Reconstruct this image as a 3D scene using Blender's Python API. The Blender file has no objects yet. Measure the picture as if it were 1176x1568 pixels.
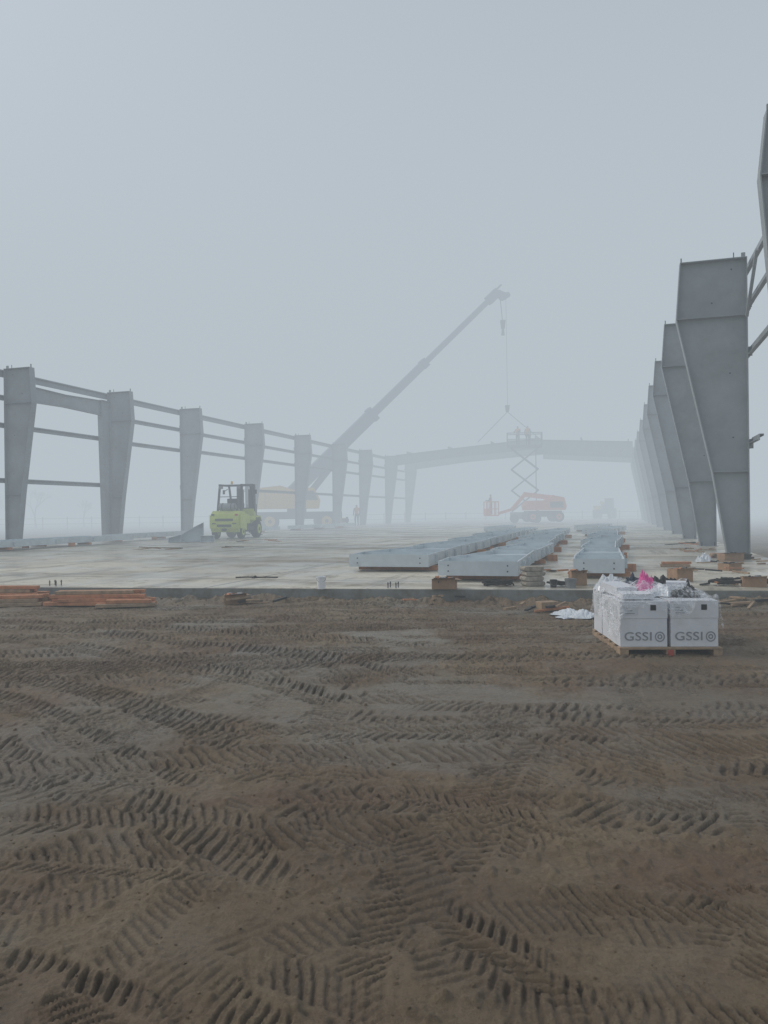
import bpy, bmesh, math, random
import numpy as np
from mathutils import Vector, Matrix
random.seed(7)
S=bpy.context.scene
COL=S.collection
CAMZ=1.10
TH=math.radians(16.86)
ct,st=math.cos(TH),math.sin(TH)
def B(X,Y,z=0.0):            # building axes -> world
    return Vector((ct*X+st*Y,-st*X+ct*Y,z))

# ------------------------------------------------------------------ materials
def newmat(name):
    m=bpy.data.materials.new(name); m.use_nodes=True
    nt=m.node_tree; return m,nt,nt.nodes,nt.links,nt.nodes['Principled BSDF']
def mat(name,col,rough=0.6,metal=0.0,nscale=6.0,namt=0.25,bump=0.0,bscale=40.0,dirt=None,dirtamt=0.4):
    m,nt,N,L,P=newmat(name)
    tc=N.new('ShaderNodeTexCoord')
    n=N.new('ShaderNodeTexNoise'); n.inputs['Scale'].default_value=nscale; n.inputs['Detail'].default_value=6
    n.inputs['Roughness'].default_value=0.65
    L.new(tc.outputs['Object'],n.inputs['Vector'])
    mr=N.new('ShaderNodeMapRange'); mr.inputs['From Min'].default_value=0.3; mr.inputs['From Max'].default_value=0.7
    L.new(n.outputs['Fac'],mr.inputs['Value'])
    mx=N.new('ShaderNodeMix'); mx.data_type='RGBA'
    d=[c*(1-namt) for c in col]; b=[min(1,c*(1+namt*0.6)) for c in col]
    mx.inputs['A'].default_value=(*d,1); mx.inputs['B'].default_value=(*b,1)
    L.new(mr.outputs['Result'],mx.inputs['Factor'])
    out=mx.outputs['Result']
    if dirt:
        n2=N.new('ShaderNodeTexNoise'); n2.inputs['Scale'].default_value=nscale*0.45; n2.inputs['Detail'].default_value=8
        n2.inputs['Roughness'].default_value=0.7
        L.new(tc.outputs['Object'],n2.inputs['Vector'])
        m2=N.new('ShaderNodeMapRange'); m2.inputs['From Min'].default_value=0.52; m2.inputs['From Max'].default_value=0.72
        m2.inputs['To Max'].default_value=dirtamt
        L.new(n2.outputs['Fac'],m2.inputs['Value'])
        x2=N.new('ShaderNodeMix'); x2.data_type='RGBA'; x2.inputs['B'].default_value=(*dirt,1)
        L.new(out,x2.inputs['A']); L.new(m2.outputs['Result'],x2.inputs['Factor']); out=x2.outputs['Result']
    L.new(out,P.inputs['Base Color'])
    P.inputs['Roughness'].default_value=rough; P.inputs['Metallic'].default_value=metal
    if bump>0:
        nb=N.new('ShaderNodeTexNoise'); nb.inputs['Scale'].default_value=bscale; nb.inputs['Detail'].default_value=4
        L.new(tc.outputs['Object'],nb.inputs['Vector'])
        bp=N.new('ShaderNodeBump'); bp.inputs['Strength'].default_value=bump; bp.inputs['Distance'].default_value=0.01
        L.new(nb.outputs['Fac'],bp.inputs['Height']); L.new(bp.outputs['Normal'],P.inputs['Normal'])
    return m
STEEL=mat('primed_steel',(0.275,0.30,0.31),0.5,0,1.4,0.18,dirt=(0.19,0.165,0.14),dirtamt=0.5)
STEELB=mat('galvanised_steel_light',(0.56,0.62,0.65),0.33,0,2.0,0.14,dirt=(0.28,0.27,0.25),dirtamt=0.55)
BOLT=mat('dark_bolt_steel',(0.06,0.06,0.065),0.5)
TIMBER=mat('red_timber',(0.50,0.22,0.11),0.8,0,9,0.4,bump=0.3,dirt=(0.22,0.16,0.11))
WOOD=mat('weathered_wood',(0.36,0.25,0.16),0.85,0,9,0.4,bump=0.3,dirt=(0.12,0.09,0.07))
LIME=mat('lime_yellow_paint',(0.50,0.56,0.05),0.4,0,3,0.12,dirt=(0.2,0.17,0.1),dirtamt=0.5)
BLACK=mat('black_paint',(0.018,0.019,0.02),0.5)
RUBBER=mat('rubber',(0.022,0.021,0.02),0.85,dirt=(0.16,0.12,0.09),dirtamt=0.6)
GREYM=mat('grey_metal',(0.25,0.26,0.27),0.4,0.4)
YEL=mat('crane_yellow',(0.92,0.50,0.005),0.5)
ORG=mat('lift_orange',(0.90,0.20,0.02),0.5)
WHITEB=mat('white_carton',(0.68,0.69,0.72),0.6,0,5,0.07,dirt=(0.4,0.36,0.3),dirtamt=0.35)
INK=mat('printed_ink',(0.26,0.27,0.29),0.6)
PLAST=mat('white_plastic',(0.62,0.65,0.68),0.22,0,8,0.15)
PINK=mat('pink_tape',(0.80,0.12,0.38),0.5)
CARD=mat('brown_cardboard',(0.36,0.22,0.13),0.8,0,8,0.3,dirt=(0.12,0.08,0.05))
SKIN=mat('skin',(0.45,0.28,0.2),0.6)
CLOTH=mat('work_clothes',(0.05,0.06,0.09),0.9)
VEST=mat('hi_vis_vest',(0.75,0.3,0.05),0.8)
HAT=mat('hard_hat',(0.7,0.7,0.68),0.4)
BARK=mat('bark',(0.09,0.07,0.055),0.9)
def wrapmat():
    m,nt,N,L,P=newmat('clear_stretch_wrap')
    P.inputs['Base Color'].default_value=(.85,.87,.9,1); P.inputs['Roughness'].default_value=.12
    tc=N.new('ShaderNodeTexCoord'); n=N.new('ShaderNodeTexNoise'); n.inputs['Scale'].default_value=14; n.inputs['Detail'].default_value=5; n.inputs['Distortion'].default_value=1.5
    L.new(tc.outputs['Object'],n.inputs['Vector'])
    mr=N.new('ShaderNodeMapRange'); mr.inputs['From Min'].default_value=.45; mr.inputs['From Max'].default_value=.7; mr.inputs['To Min'].default_value=.08; mr.inputs['To Max'].default_value=.65
    L.new(n.outputs['Fac'],mr.inputs['Value']); L.new(mr.outputs['Result'],P.inputs['Alpha'])
    b=N.new('ShaderNodeBump'); b.inputs['Strength'].default_value=.8; b.inputs['Distance'].default_value=.02; L.new(n.outputs['Fac'],b.inputs['Height']); L.new(b.outputs['Normal'],P.inputs['Normal'])
    return m
WRAP=wrapmat()

# ------------------------------------------------------------------ mesh builder
class MB:
    def __init__(s): s.v=[];s.f=[];s.m=[];s.mats=[];s.T=Matrix.Identity(4)
    def mi(s,m):
        if m not in s.mats: s.mats.append(m)
        return s.mats.index(m)
    def add(s,vs,fs,m):
        o=len(s.v); i=s.mi(m)
        s.v+= [tuple(s.T@Vector(p)) for p in vs]
        s.f+=[tuple(a+o for a in f) for f in fs]; s.m+=[i]*len(fs)
    def hexa(s,p,m):
        s.add(p,[(0,3,2,1),(4,5,6,7),(0,1,5,4),(1,2,6,5),(2,3,7,6),(3,0,4,7)],m)
    def box(s,x0,x1,y0,y1,z0,z1,m):
        s.hexa([(x0,y0,z0),(x1,y0,z0),(x1,y1,z0),(x0,y1,z0),(x0,y0,z1),(x1,y0,z1),(x1,y1,z1),(x0,y1,z1)],m)
    def obox(s,c,size,m,rz=0,rx=0,ry=0):
        M=Matrix.Translation(c)@Matrix.Rotation(rz,4,'Z')@Matrix.Rotation(ry,4,'Y')@Matrix.Rotation(rx,4,'X')
        a,b,d=[q/2 for q in size]
        P=[(-a,-b,-d),(a,-b,-d),(a,b,-d),(-a,b,-d),(-a,-b,d),(a,-b,d),(a,b,d),(-a,b,d)]
        s.hexa([tuple(M@Vector(p)) for p in P],m)
    def frame(s,p1,p2,up=(0,0,1)):
        p1=Vector(p1);p2=Vector(p2);d=(p2-p1).normalized();u=Vector(up)
        if abs(d.dot(u))>0.98:u=Vector((0,1,0))
        r=d.cross(u).normalized();u=r.cross(d).normalized();return p1,p2,r,u
    def beam(s,p1,p2,w,h,m,w2=None,h2=None,up=(0,0,1)):
        p1,p2,r,u=s.frame(p1,p2,up); w2=w if w2 is None else w2; h2=h if h2 is None else h2
        q=[]
        for p,a,b in((p1,w/2,h/2),(p2,w2/2,h2/2)):
            q+=[p-r*a-u*b,p+r*a-u*b,p+r*a+u*b,p-r*a+u*b]
        s.hexa([tuple(x) for x in q],m)
    def tube(s,p1,p2,r1,m,r2=None,n=12,cap=True):
        p1,p2,r,u=s.frame(p1,p2); r2=r1 if r2 is None else r2
        vs=[];
        for p,R in((p1,r1),(p2,r2)):
            for i in range(n):
                a=2*math.pi*i/n; vs.append(tuple(p+r*R*math.cos(a)+u*R*math.sin(a)))
        fs=[(i,(i+1)%n,n+(i+1)%n,n+i) for i in range(n)]
        if cap: fs+=[tuple(range(n))[::-1],tuple(range(n,2*n))]
        s.add(vs,fs,m)
    def path(s,pts,r,m,n=6):
        for a,b in zip(pts[:-1],pts[1:]): s.tube(a,b,r,m,n=n)
    def prism(s,poly,ax,a0,a1,m):
        n=len(poly)
        def P(u,v,w): return (w,u,v) if ax=='x' else ((u,w,v) if ax=='y' else (u,v,w))
        vs=[P(u,v,a0) for u,v in poly]+[P(u,v,a1) for u,v in poly]
        fs=[(i,(i+1)%n,n+(i+1)%n,n+i) for i in range(n)]+[tuple(range(n))[::-1],tuple(range(n,2*n))]
        s.add(vs,fs,m)
    def build(s,name,loc=(0,0,0),rz=0,bevel=0,parent=None,smooth=False):
        me=bpy.data.meshes.new(name); me.from_pydata(s.v,[],s.f)
        for m in s.mats: me.materials.append(m)
        me.polygons.foreach_set('material_index',s.m)
        bm=bmesh.new(); bm.from_mesh(me); bmesh.ops.recalc_face_normals(bm,faces=bm.faces); bm.to_mesh(me); bm.free()
        if smooth:
            me.polygons.foreach_set('use_smooth',[True]*len(me.polygons))
            try: me.set_sharp_from_angle(angle=math.radians(35))
            except Exception: pass
        o=bpy.data.objects.new(name,me); COL.objects.link(o); o.location=loc; o.rotation_euler=(0,0,rz)
        if bevel:
            b=o.modifiers.new('bevel','BEVEL'); b.width=bevel; b.segments=2; b.limit_method='ANGLE'
        if parent: o.parent=parent
        return o
def empty(name,loc=(0,0,0),rz=0):
    e=bpy.data.objects.new(name,None); COL.objects.link(e); e.location=loc; e.rotation_euler=(0,0,rz); return e

# ------------------------------------------------------------------ noise + mud ground
rng=np.random.RandomState(3)
TAB=rng.rand(256,256)
def vn(x,y,sc,seed=0):
    u=x/sc+seed*17.37; v=y/sc+seed*9.11
    i=np.floor(u).astype(int); j=np.floor(v).astype(int); a=u-i; b=v-j
    a=a*a*(3-2*a); b=b*b*(3-2*b)
    i0=i&255;i1=(i+1)&255;j0=j&255;j1=(j+1)&255
    return (TAB[i0,j0]*(1-a)+TAB[i1,j0]*a)*(1-b)+(TAB[i0,j1]*(1-a)+TAB[i1,j1]*a)*b
def fbm(x,y,sc,seed=0,o=4):
    t=0;am=1;tot=0
    for k in range(o):
        t=t+am*vn(x*math.cos(k)+y*math.sin(k),-x*math.sin(k)+y*math.cos(k),sc,seed+k); tot+=am; am*=.5; sc*=.5
    return t/tot
def sm(t): t=np.clip(t,0,1); return t*t*(3-2*t)
def base_h(D): return -0.17-0.2*sm((9.5-D)/8.0)
ys=[1.0]
while ys[-1]<12.9: ys.append(ys[-1]+min(0.022,0.0035*max(ys[-1],1.6)))
ys=np.array(ys); xs=8*np.sinh(np.linspace(-2.2,2.2,1350))/math.sinh(2.2)
GX,GY=np.meshgrid(xs,ys); nx,ny=len(xs),len(ys)
x=GX.ravel();y=GY.ravel()
slick=sm((fbm(x,y*1.3,1.1,5)-0.47)/0.20)
warp=(vn(x,y,0.6,31)-.5); warp2=vn(x,y,1.5,33)-.5
big=(fbm(x,y,1.4,1,3)-.5)*0.07
h=big.copy()
loose=1-0.75*slick
h+= (fbm(x,y,0.16,9,4)-.5)*0.024*loose
cl=fbm(x,y,0.05,13,3); h+= np.clip(cl-.52,0,1)*0.06*loose*(0.2+1.2*vn(x,y,.5,15))
track=np.zeros_like(x); lugs=np.zeros_like(x)
hf=h-big
def add_track(p0,p1,bend,w,pitch,depth,slant,thr,seed,flat=0.7,kind=0):
    global h,track,lugs
    ax,ay=p0;bx,by=p1; c=math.hypot(bx-ax,by-ay); dx,dy=(bx-ax)/c,(by-ay)/c; n0,n1=-dy,dx
    mx,my=(ax+bx)/2,(ay+by)/2
    X=x-mx;Y=y-my
    if abs(bend)<1e-3:
        s=X*dx+Y*dy;t=X*n0+Y*n1;half=c/2
    else:
        R=(c*c/4+bend*bend)/(2*abs(bend)); sg=1 if bend>0 else -1
        cx,cy=-n0*sg*(R-abs(bend)),-n1*sg*(R-abs(bend))
        vx,vy=X-cx,Y-cy; r=np.hypot(vx,vy); s=R*np.arctan2(vx*dx+vy*dy,(vx*n0+vy*n1)*sg); t=r-R; half=R*math.asin(min(1,c/2/R))
    sel=np.where((np.abs(s)<half)&(np.abs(t)<w/2+0.12))[0]
    if len(sel)==0:return
    s=s[sel]; t=t[sel]; xx=x[sel]; yy=y[sel]
    t=t+warp[sel]*0.07+warp2[sel]*.12+(vn(xx,yy,.12,seed+21)-.5)*.02
    mask=sm((half-np.abs(s))/0.4)*sm((w/2-np.abs(t))/0.03)
    pt=sm((vn(xx,yy,0.5,seed)*0.65+vn(xx,yy,0.14,seed+3)*.35-thr)/0.15)*mask
    jit=(vn(xx,yy,0.25,seed+7)-.5)*0.6+(vn(xx,yy,0.05,seed+8)-.5)*0.26
    if kind==0: ph=s/pitch+slant*np.abs(t)/(w/2)+0.5*(t>0)+jit; gap=sm((np.abs(t)-0.010)/0.012)
    elif kind==1: ph=s/pitch+slant*.8*t/(w/2)+jit; gap=1.0
    else:
        row=np.floor((t+w/2)/(w/2)); ph=s/pitch+.5*(row%2)+.9*slant*t/(w/2)+jit; e=(t+w/2)/(w/2)-row; gap=sm((.5-np.abs(e-.5)-.03)/.08)
    f=ph-np.floor(ph); tri=np.abs(f-.5)*2
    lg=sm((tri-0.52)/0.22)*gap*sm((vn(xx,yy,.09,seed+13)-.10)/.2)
    crest=np.exp(-((f-.29)/.06)**2)+.5*np.exp(-((f-.71)/.06)**2)
    rough=0.45+1.05*vn(xx,yy,0.13,seed+9)
    rim=sm(1-np.abs(np.abs(t)-w/2)/0.03)*sm((half-np.abs(s))/0.3)
    new=-depth*lg*rough+depth*.45*crest*rough
    h[sel]=h[sel]-pt*flat*(hf[sel])+pt*(new-0.004)+rim*depth*0.5*pt.clip(.15,1)*vn(xx,yy,.05,seed+11)
    hf[sel]=hf[sel]*(1-flat*pt)+pt*new
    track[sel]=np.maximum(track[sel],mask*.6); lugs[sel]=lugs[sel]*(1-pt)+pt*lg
rr=random.Random(11)
for i,D in enumerate([10.2,9.95,9.7,9.4,9.15,8.9,8.6,8.3,8.0,7.75,7.45,7.15,6.85,6.6,6.3,6.0,5.7,5.45,5.15,4.9,4.6,4.35,4.1,3.85,3.5]):
    for sgm in range(2):
        xa=-8+rr.uniform(0,2)+sgm*5.5; xb=xa+rr.uniform(6,9)
        add_track((xa,D+rr.uniform(-.35,.35)),(xb,D+rr.uniform(-.4,.4)),rr.uniform(-.35,.5),rr.uniform(.24,.40),rr.uniform(.065,.10),rr.uniform(.013,.021)*(.8 if D<6 else 1.5),rr.uniform(1.0,1.9)*rr.choice([-1,1]),rr.uniform(.33,.47)+(.04 if D<5 else 0),i*5+sgm,.6,rr.choice([0,0,1,1,2]))
for i in range(46):
    cx,cy=rr.uniform(-3,3),rr.uniform(1.7,6); a=rr.choice([rr.uniform(-.35,.35),rr.uniform(.9,1.4),rr.uniform(-.6,-.3)]); l=rr.uniform(1.0,3.2)
    add_track((cx-l/2*math.cos(a),cy-l/2*math.sin(a)),(cx+l/2*math.cos(a),cy+l/2*math.sin(a)),rr.uniform(-.4,.4),rr.uniform(.16,.28),rr.uniform(.045,.065),rr.uniform(.005,.010),rr.uniform(1.0,1.9)*rr.choice([-1,1]),rr.uniform(.36,.48),100+i,.5,rr.choice([0,1,1]))
# long curved sweeps coming in from the left
for i,(p0,p1,b,w,d) in enumerate([((-5.4,9.4),(.5,7.3),.3,.34,.028),((-5.2,8.9),(.2,6.4),.4,.34,.028),((-5.2,8.3),(-.2,5.4),.45,.34,.028),((-5.2,7.4),(-.8,4.6),.35,.34,.028),
        ((-4.8,6.9),(-1.0,3.9),.3,.30,.024),((-4.4,6.7),(-2.2,4.2),.1,.20,.024),((-3.9,6.3),(-1.6,3.9),.1,.20,.024),((-3.6,5.6),(-0.4,3.4),-.15,.30,.014),((-3.0,4.6),(-.3,2.9),.25,.26,.014)]):
    add_track(p0,p1,b,w,.075,d,1.5,.22,200+i,.8,(0,1,0,1,0,1,1,0,1)[i])
add_track((-.12,1.4),(-.48,5.8),-.05,.26,.06,.008,1.2,.42,231,.7,1)
add_track((.30,1.4),(.10,4.6),.05,.24,.06,.007,1.2,.44,232,.7,1)
for i,(p0,p1,b,w,d,pi,kd) in enumerate([((-.1,3.95),(.95,3.38),.05,.22,.022,.055,0),((.12,2.95),(.66,2.20),.03,.24,.026,.054,0),
        ((.45,2.95),(1.6,2.72),.04,.18,.015,.05,1),((.95,3.02),(2.4,2.55),.05,.22,.026,.058,0),((-1.75,2.72),(-.62,2.12),.03,.27,.023,.055,0),
        ((-2.6,3.9),(-.7,3.5),.06,.22,.013,.055,1),((-2.0,3.3),(-.5,3.05),.03,.20,.012,.055,0),((-.75,3.5),(-.45,3.2),.0,.20,.024,.055,0),((1.3,4.6),(4.5,4.2),.1,.34,.020,.075,1),
        ((1.0,3.7),(3.2,3.45),.1,.26,.014,.06,0),((-.6,2.55),(.1,2.2),.02,.20,.010,.05,1),((-1.3,4.9),(1.6,4.75),.05,.3,.018,.07,0),((-3,4.3),(0,4.5),.05,.3,.015,.07,1)]):
    add_track(p0,p1,b,w,pi,d,1.5,.27,300+i,.85,kd)
fr=fbm(x,y,.035,71,3)
h+= np.clip(fr-.5,0,1)*.018*(0.25+.75*loose)*sm((vn(x,y,.4,73)-.3)/.3)
h+= (vn(x,y,0.022,17)-.5)*0.003+(vn(x,y,0.012,19)-.5)*0.0018
stv=vn(x*.5+y*.1,y*6,0.35,41); h+= (stv-.5)*0.006
edge=11.04-.165*x
near=np.exp(-((edge-y-0.25)/0.35)**2)
h+= near*(np.clip(fbm(x,y,0.18,51,4)-.42,0,1)*0.26)
side=sm((np.abs(x)-6.9)/1.0)
h=(base_h(y)+h)*(1-side)+(-0.46)*side
h=np.where(y<1.2,h-0.1*sm((1.2-y)/.2),h)
me=bpy.data.meshes.new('mud_ground')
nv=nx*ny; me.vertices.add(nv)
co=np.empty((nv,3),np.float32); co[:,0]=x;co[:,1]=y;co[:,2]=h
me.vertices.foreach_set('co',co.ravel())
idx=np.arange(nv).reshape(ny,nx)
q=np.stack([idx[:-1,:-1],idx[:-1,1:],idx[1:,1:],idx[1:,:-1]],-1).reshape(-1,4).astype(np.int32)
me.loops.add(q.size); me.loops.foreach_set('vertex_index',q.ravel())
me.polygons.add(len(q)); me.polygons.foreach_set('loop_start',np.arange(0,q.size,4,dtype=np.int32)); 
me.update(calc_edges=True)
me.polygons.foreach_set('use_smooth',np.ones(len(q),bool))
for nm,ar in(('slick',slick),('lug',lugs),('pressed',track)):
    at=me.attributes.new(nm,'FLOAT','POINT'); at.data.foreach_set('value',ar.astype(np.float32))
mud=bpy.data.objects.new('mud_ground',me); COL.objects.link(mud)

def mudmat():
    m,nt,N,L,P=newmat('mud')
    g=N.new('ShaderNodeNewGeometry')
    def noise(sc,det=6,ro=.6,st=None):
        n=N.new('ShaderNodeTexNoise'); n.inputs['Scale'].default_value=sc; n.inputs['Detail'].default_value=det; n.inputs['Roughness'].default_value=ro
        if st:
            q=N.new('ShaderNodeMapping'); q.inputs['Scale'].default_value=st; L.new(g.outputs['Position'],q.inputs['Vector']); L.new(q.outputs['Vector'],n.inputs['Vector'])
        else: L.new(g.outputs['Position'],n.inputs['Vector'])
        return n.outputs['Fac']
    def mr(v,a,b,c=0,d=1):
        r=N.new('ShaderNodeMapRange'); 
        for k,q in zip(('From Min','From Max','To Min','To Max'),(a,b,c,d)): r.inputs[k].default_value=q
        L.new(v,r.inputs['Value']); return r.outputs['Result']
    def mix(a,b,f,mode='MIX'):
        x=N.new('ShaderNodeMix'); x.data_type='RGBA'; x.blend_type=mode
        for k,q in(('A',a),('B',b)):
            if isinstance(q,tuple): x.inputs[k].default_value=(*q,1)
            else: L.new(q,x.inputs[k])
        if isinstance(f,float): x.inputs['Factor'].default_value=f
        else: L.new(f,x.inputs['Factor'])
        return x.outputs['Result']
    def attr(n):
        a=N.new('ShaderNodeAttribute'); a.attribute_name=n; return a.outputs['Fac']
    c=mix((0.210,0.152,0.088),(0.140,0.092,0.050),mr(noise(.55,4),.38,.62))
    c=mix(c,(0.25,0.188,0.108),mr(noise(1.7,5),.5,.75,0,.7))
    c=mix(c,(0.150,0.088,0.047),mr(noise(1.1,6,.6,(.6,1.6,1)),.50,.66,0,.75))
    c=mix(c,(0.175,0.145,0.102),mr(attr('slick'),0,1,0,.5))
    c=mix(c,(0.080,0.053,0.030),mr(noise(5,8,.7),.50,.72,0,.6))
    c=mix(c,(0.090,0.061,0.036),mr(noise(40,7,.8),.48,.64,0,.6))
    c=mix(c,(0.34,0.265,0.17),mr(noise(30,7,.8),.57,.73,0,.6))
    c=mix(c,(0.064,0.043,0.026),mr(attr('lug'),0,1,0,.6))  # shade of the tread grooves painted into the mud colour
    L.new(c,P.inputs['Base Color'])
    r=N.new('ShaderNodeMath'); r.operation='MULTIPLY_ADD'; L.new(attr('slick'),r.inputs[0]); r.inputs[1].default_value=-.30
    L.new(mr(noise(3,6),.3,.7,.48,.85),r.inputs[2]); L.new(r.outputs[0],P.inputs['Roughness'])
    P.inputs['Specular IOR Level'].default_value=.42
    nb=noise(120,5,.75); nb2=noise(35,6,.75)
    ad=N.new('ShaderNodeMath'); ad.operation='ADD'; L.new(nb,ad.inputs[0]); L.new(nb2,ad.inputs[1])
    bp=N.new('ShaderNodeBump'); bp.inputs['Strength'].default_value=1; bp.inputs['Distance'].default_value=.009
    L.new(ad.outputs[0],bp.inputs['Height']); L.new(bp.outputs['Normal'],P.inputs['Normal'])
    return m
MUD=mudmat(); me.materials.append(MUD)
g=MB(); R=1600
for (a,b,c,d) in((-R,R,-R,1.0),(-R,R,12.9,R),(-R,-8,1.0,12.9),(8,R,1.0,12.9)):
    g.add([(a,c,-.47),(b,c,-.47),(b,d,-.47),(a,d,-.47)],[(0,1,2,3)],MUD)
g.build('field_ground')

# ------------------------------------------------------------------ concrete slab
def concmat():
    m,nt,N,L,P=newmat('concrete')
    g=N.new('ShaderNodeNewGeometry'); mp=N.new('ShaderNodeMapping'); mp.inputs['Rotation'].default_value=(0,0,TH); L.new(g.outputs['Position'],mp.inputs['Vector'])
    def noise(sc,det=6,ro=.6,vec=None,st=None):
        n=N.new('ShaderNodeTexNoise'); n.inputs['Scale'].default_value=sc; n.inputs['Detail'].default_value=det; n.inputs['Roughness'].default_value=ro
        if st:
            q=N.new('ShaderNodeMapping'); q.inputs['Scale'].default_value=st; L.new(mp.outputs['Vector'],q.inputs['Vector']); L.new(q.outputs['Vector'],n.inputs['Vector'])
        else: L.new(mp.outputs['Vector'],n.inputs['Vector'])
        return n.outputs['Fac']
    def mr(v,a,b,c=0,d=1):
        r=N.new('ShaderNodeMapRange')
        for k,q in zip(('From Min','From Max','To Min','To Max'),(a,b,c,d)): r.inputs[k].default_value=q
        L.new(v,r.inputs['Value']); return r.outputs['Result']
    def mix(a,b,f):
        x=N.new('ShaderNodeMix'); x.data_type='RGBA'
        for k,q in(('A',a),('B',b)):
            if isinstance(q,tuple): x.inputs[k].default_value=(*q,1)
            else: L.new(q,x.inputs[k])
        L.new(f,x.inputs['Factor']); return x.outputs['Result']
    c=mix((0.66,0.60,0.48),(0.43,0.41,0.35),mr(noise(.16,4),.40,.60))
    c=mix(c,(0.25,0.205,0.145),mr(noise(.16,7,.7,st=(.5,2.6,1)),.50,.60,0,.75))
    c=mix(c,(0.23,0.205,0.16),mr(noise(.5,8,.75,st=(3,.3,1)),.53,.62,0,.7))
    c=mix(c,(0.24,0.23,0.205),mr(noise(6,6,.7),.54,.68,0,.6))
    c=mix(c,(0.16,0.125,0.085),mr(noise(1.4,10,.8),.55,.63,0,.8))
    br=N.new('ShaderNodeTexBrick'); br.offset=0; br.inputs['Scale'].default_value=1; br.inputs['Brick Width'].default_value=5.9; br.inputs['Row Height'].default_value=5.85
    br.inputs['Mortar Size'].default_value=.03; br.inputs['Color1'].default_value=(0,0,0,1);br.inputs['Color2'].default_value=(0,0,0,1);br.inputs['Mortar'].default_value=(1,1,1,1)
    L.new(mp.outputs['Vector'],br.inputs['Vector'])
    c=mix(c,(0.14,0.13,0.11),mr(br.outputs['Color'],0,1,0,.8))
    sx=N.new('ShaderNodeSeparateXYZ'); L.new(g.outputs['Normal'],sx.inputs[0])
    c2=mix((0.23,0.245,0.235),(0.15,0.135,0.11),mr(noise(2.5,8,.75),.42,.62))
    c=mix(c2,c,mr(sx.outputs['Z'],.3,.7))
    L.new(c,P.inputs['Base Color'])
    L.new(mr(noise(.7,6),.42,.62,.28,.8),P.inputs['Roughness'])
    bp=N.new('ShaderNodeBump'); bp.inputs['Strength'].default_value=.3; bp.inputs['Distance'].default_value=.006
    L.new(noise(30,5,.7),bp.inputs['Height']); L.new(bp.outputs['Normal'],P.inputs['Normal'])
    return m
CONC=concmat()
bm=bmesh.new()
def fe(L_): return 11.04-.165*L_
def isect(X):
    Lw=(X+st*11.04)/(ct+st*.165); return (Lw,fe(Lw))
pl=isect(-21.7); pr=isect(3.15); bl=B(-21.7,96); br_=B(3.15,96)
top=[bm.verts.new((p[0],p[1],0)) for p in (pl,pr,br_,bl)]
f=bm.faces.new(top); r=bmesh.ops.extrude_face_region(bm,geom=[f])
for v in [e for e in r['geom'] if isinstance(e,bmesh.types.BMVert)]: v.co.z=-.6
bmesh.ops.recalc_face_normals(bm,faces=bm.faces)
me=bpy.data.meshes.new('concrete_slab'); bm.to_mesh(me); bm.free(); me.materials.append(CONC)
sl=bpy.data.objects.new('concrete_slab',me); COL.objects.link(sl)
bv=sl.modifiers.new('b','BEVEL'); bv.width=.012; bv.segments=2

# ------------------------------------------------------------------ steel frame
def tapered(mb,M,prof,fw,tf=.018,tw=.012,stiff=(),m=STEEL,wo=0.0):
    """prof: list of (v,u_outer,u_inner). M maps (u,v,w)->xyz"""
    sg=1 if prof[0][2]>prof[0][1] else -1
    def plate(a,b,c,d,w0,w1):
        mb.hexa([M(*a,w0),M(*b,w0),M(*c,w0),M(*d,w0),M(*a,w1),M(*b,w1),M(*c,w1),M(*d,w1)],m)
    for (v0,o0,i0),(v1,o1,i1) in zip(prof[:-1],prof[1:]):
        t=tf*sg
        plate((o0,v0),(o0+t,v0),(o1+t,v1),(o1,v1),-fw/2,fw/2)
        plate((i0-t,v0),(i0,v0),(i1,v1),(i1-t,v1),-fw/2,fw/2)
        plate((o0+t,v0),(i0-t,v0),(i1-t,v1),(o1+t,v1),wo-tw/2,wo+tw/2)
    for v,o,i,dv in((prof[0][0],prof[0][1],prof[0][2],-tf),(prof[-1][0],prof[-1][1],prof[-1][2],tf)):
        plate((o,v),(i,v),(i,v+dv),(o,v+dv),-fw/2-.004,fw/2+.004)
    for v in stiff:
        for (v0,o0,i0),(v1,o1,i1) in zip(prof[:-1],prof[1:]):
            if v0<=v<v1+1e-6:
                k=(v-v0)/(v1-v0); o=o0+(o1-o0)*k+tf*sg; i=i0+(i1-i0)*k-tf*sg
                plate((o,v),(i,v),(i,v+.016),(o,v+.016),wo+tw/2,fw/2-.006)
                plate((o,v),(i,v),(i,v+.016),(o,v+.016),-fw/2+.006,wo-tw/2); break
frameE=empty('steel_building_frame')
def column(X,Y,side,prof,name='steel_column',fw=.26):
    mb=MB()
    def M(u,v,w): return tuple(B(X-side*u,Y+w,v+.03))
    tapered(mb,M,prof,fw,stiff=(1.85,prof[-2][0]))
    def bx(u0,u1,w0,w1,v0,v1,m=STEEL):
        mb.hexa([M(u0,v0,w0),M(u1,v0,w0),M(u1,v0,w1),M(u0,v0,w1),M(u0,v1,w0),M(u1,v1,w0),M(u1,v1,w1),M(u0,v1,w1)],m)
    bx(-.04,.52,-.17,.17,-.029,-.02)
    for u in(.06,.4):
        for w in(-.13,.13): mb.tube(M(u,-.02,w),M(u,.09,w),.014,BOLT,n=6)
    H=prof[-1][0]
    bx(.02,.10,-.02,.02,H+.02,H+.14); bx(prof[-1][2]-.05,prof[-1][2]-.02,-.02,.02,H+.02,H+.14)
    mb.tube(M(.25,H+.02,0),M(.25,H+.16,0),.012,BOLT,n=6)
    for v in (2.45,4.45,5.5):
        bx(-.10,-.002,-.006,.006,v-.1,v+.1)
    for u,v in((.3,H-.2),(.7,H-.9),(.35,4.0),(.3,2.6)):
        mb.tube(M(u,v,-.007),M(u,v,-.012),.018,BOLT,n=8)
    return mb.build(name,parent=frameE)
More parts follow.
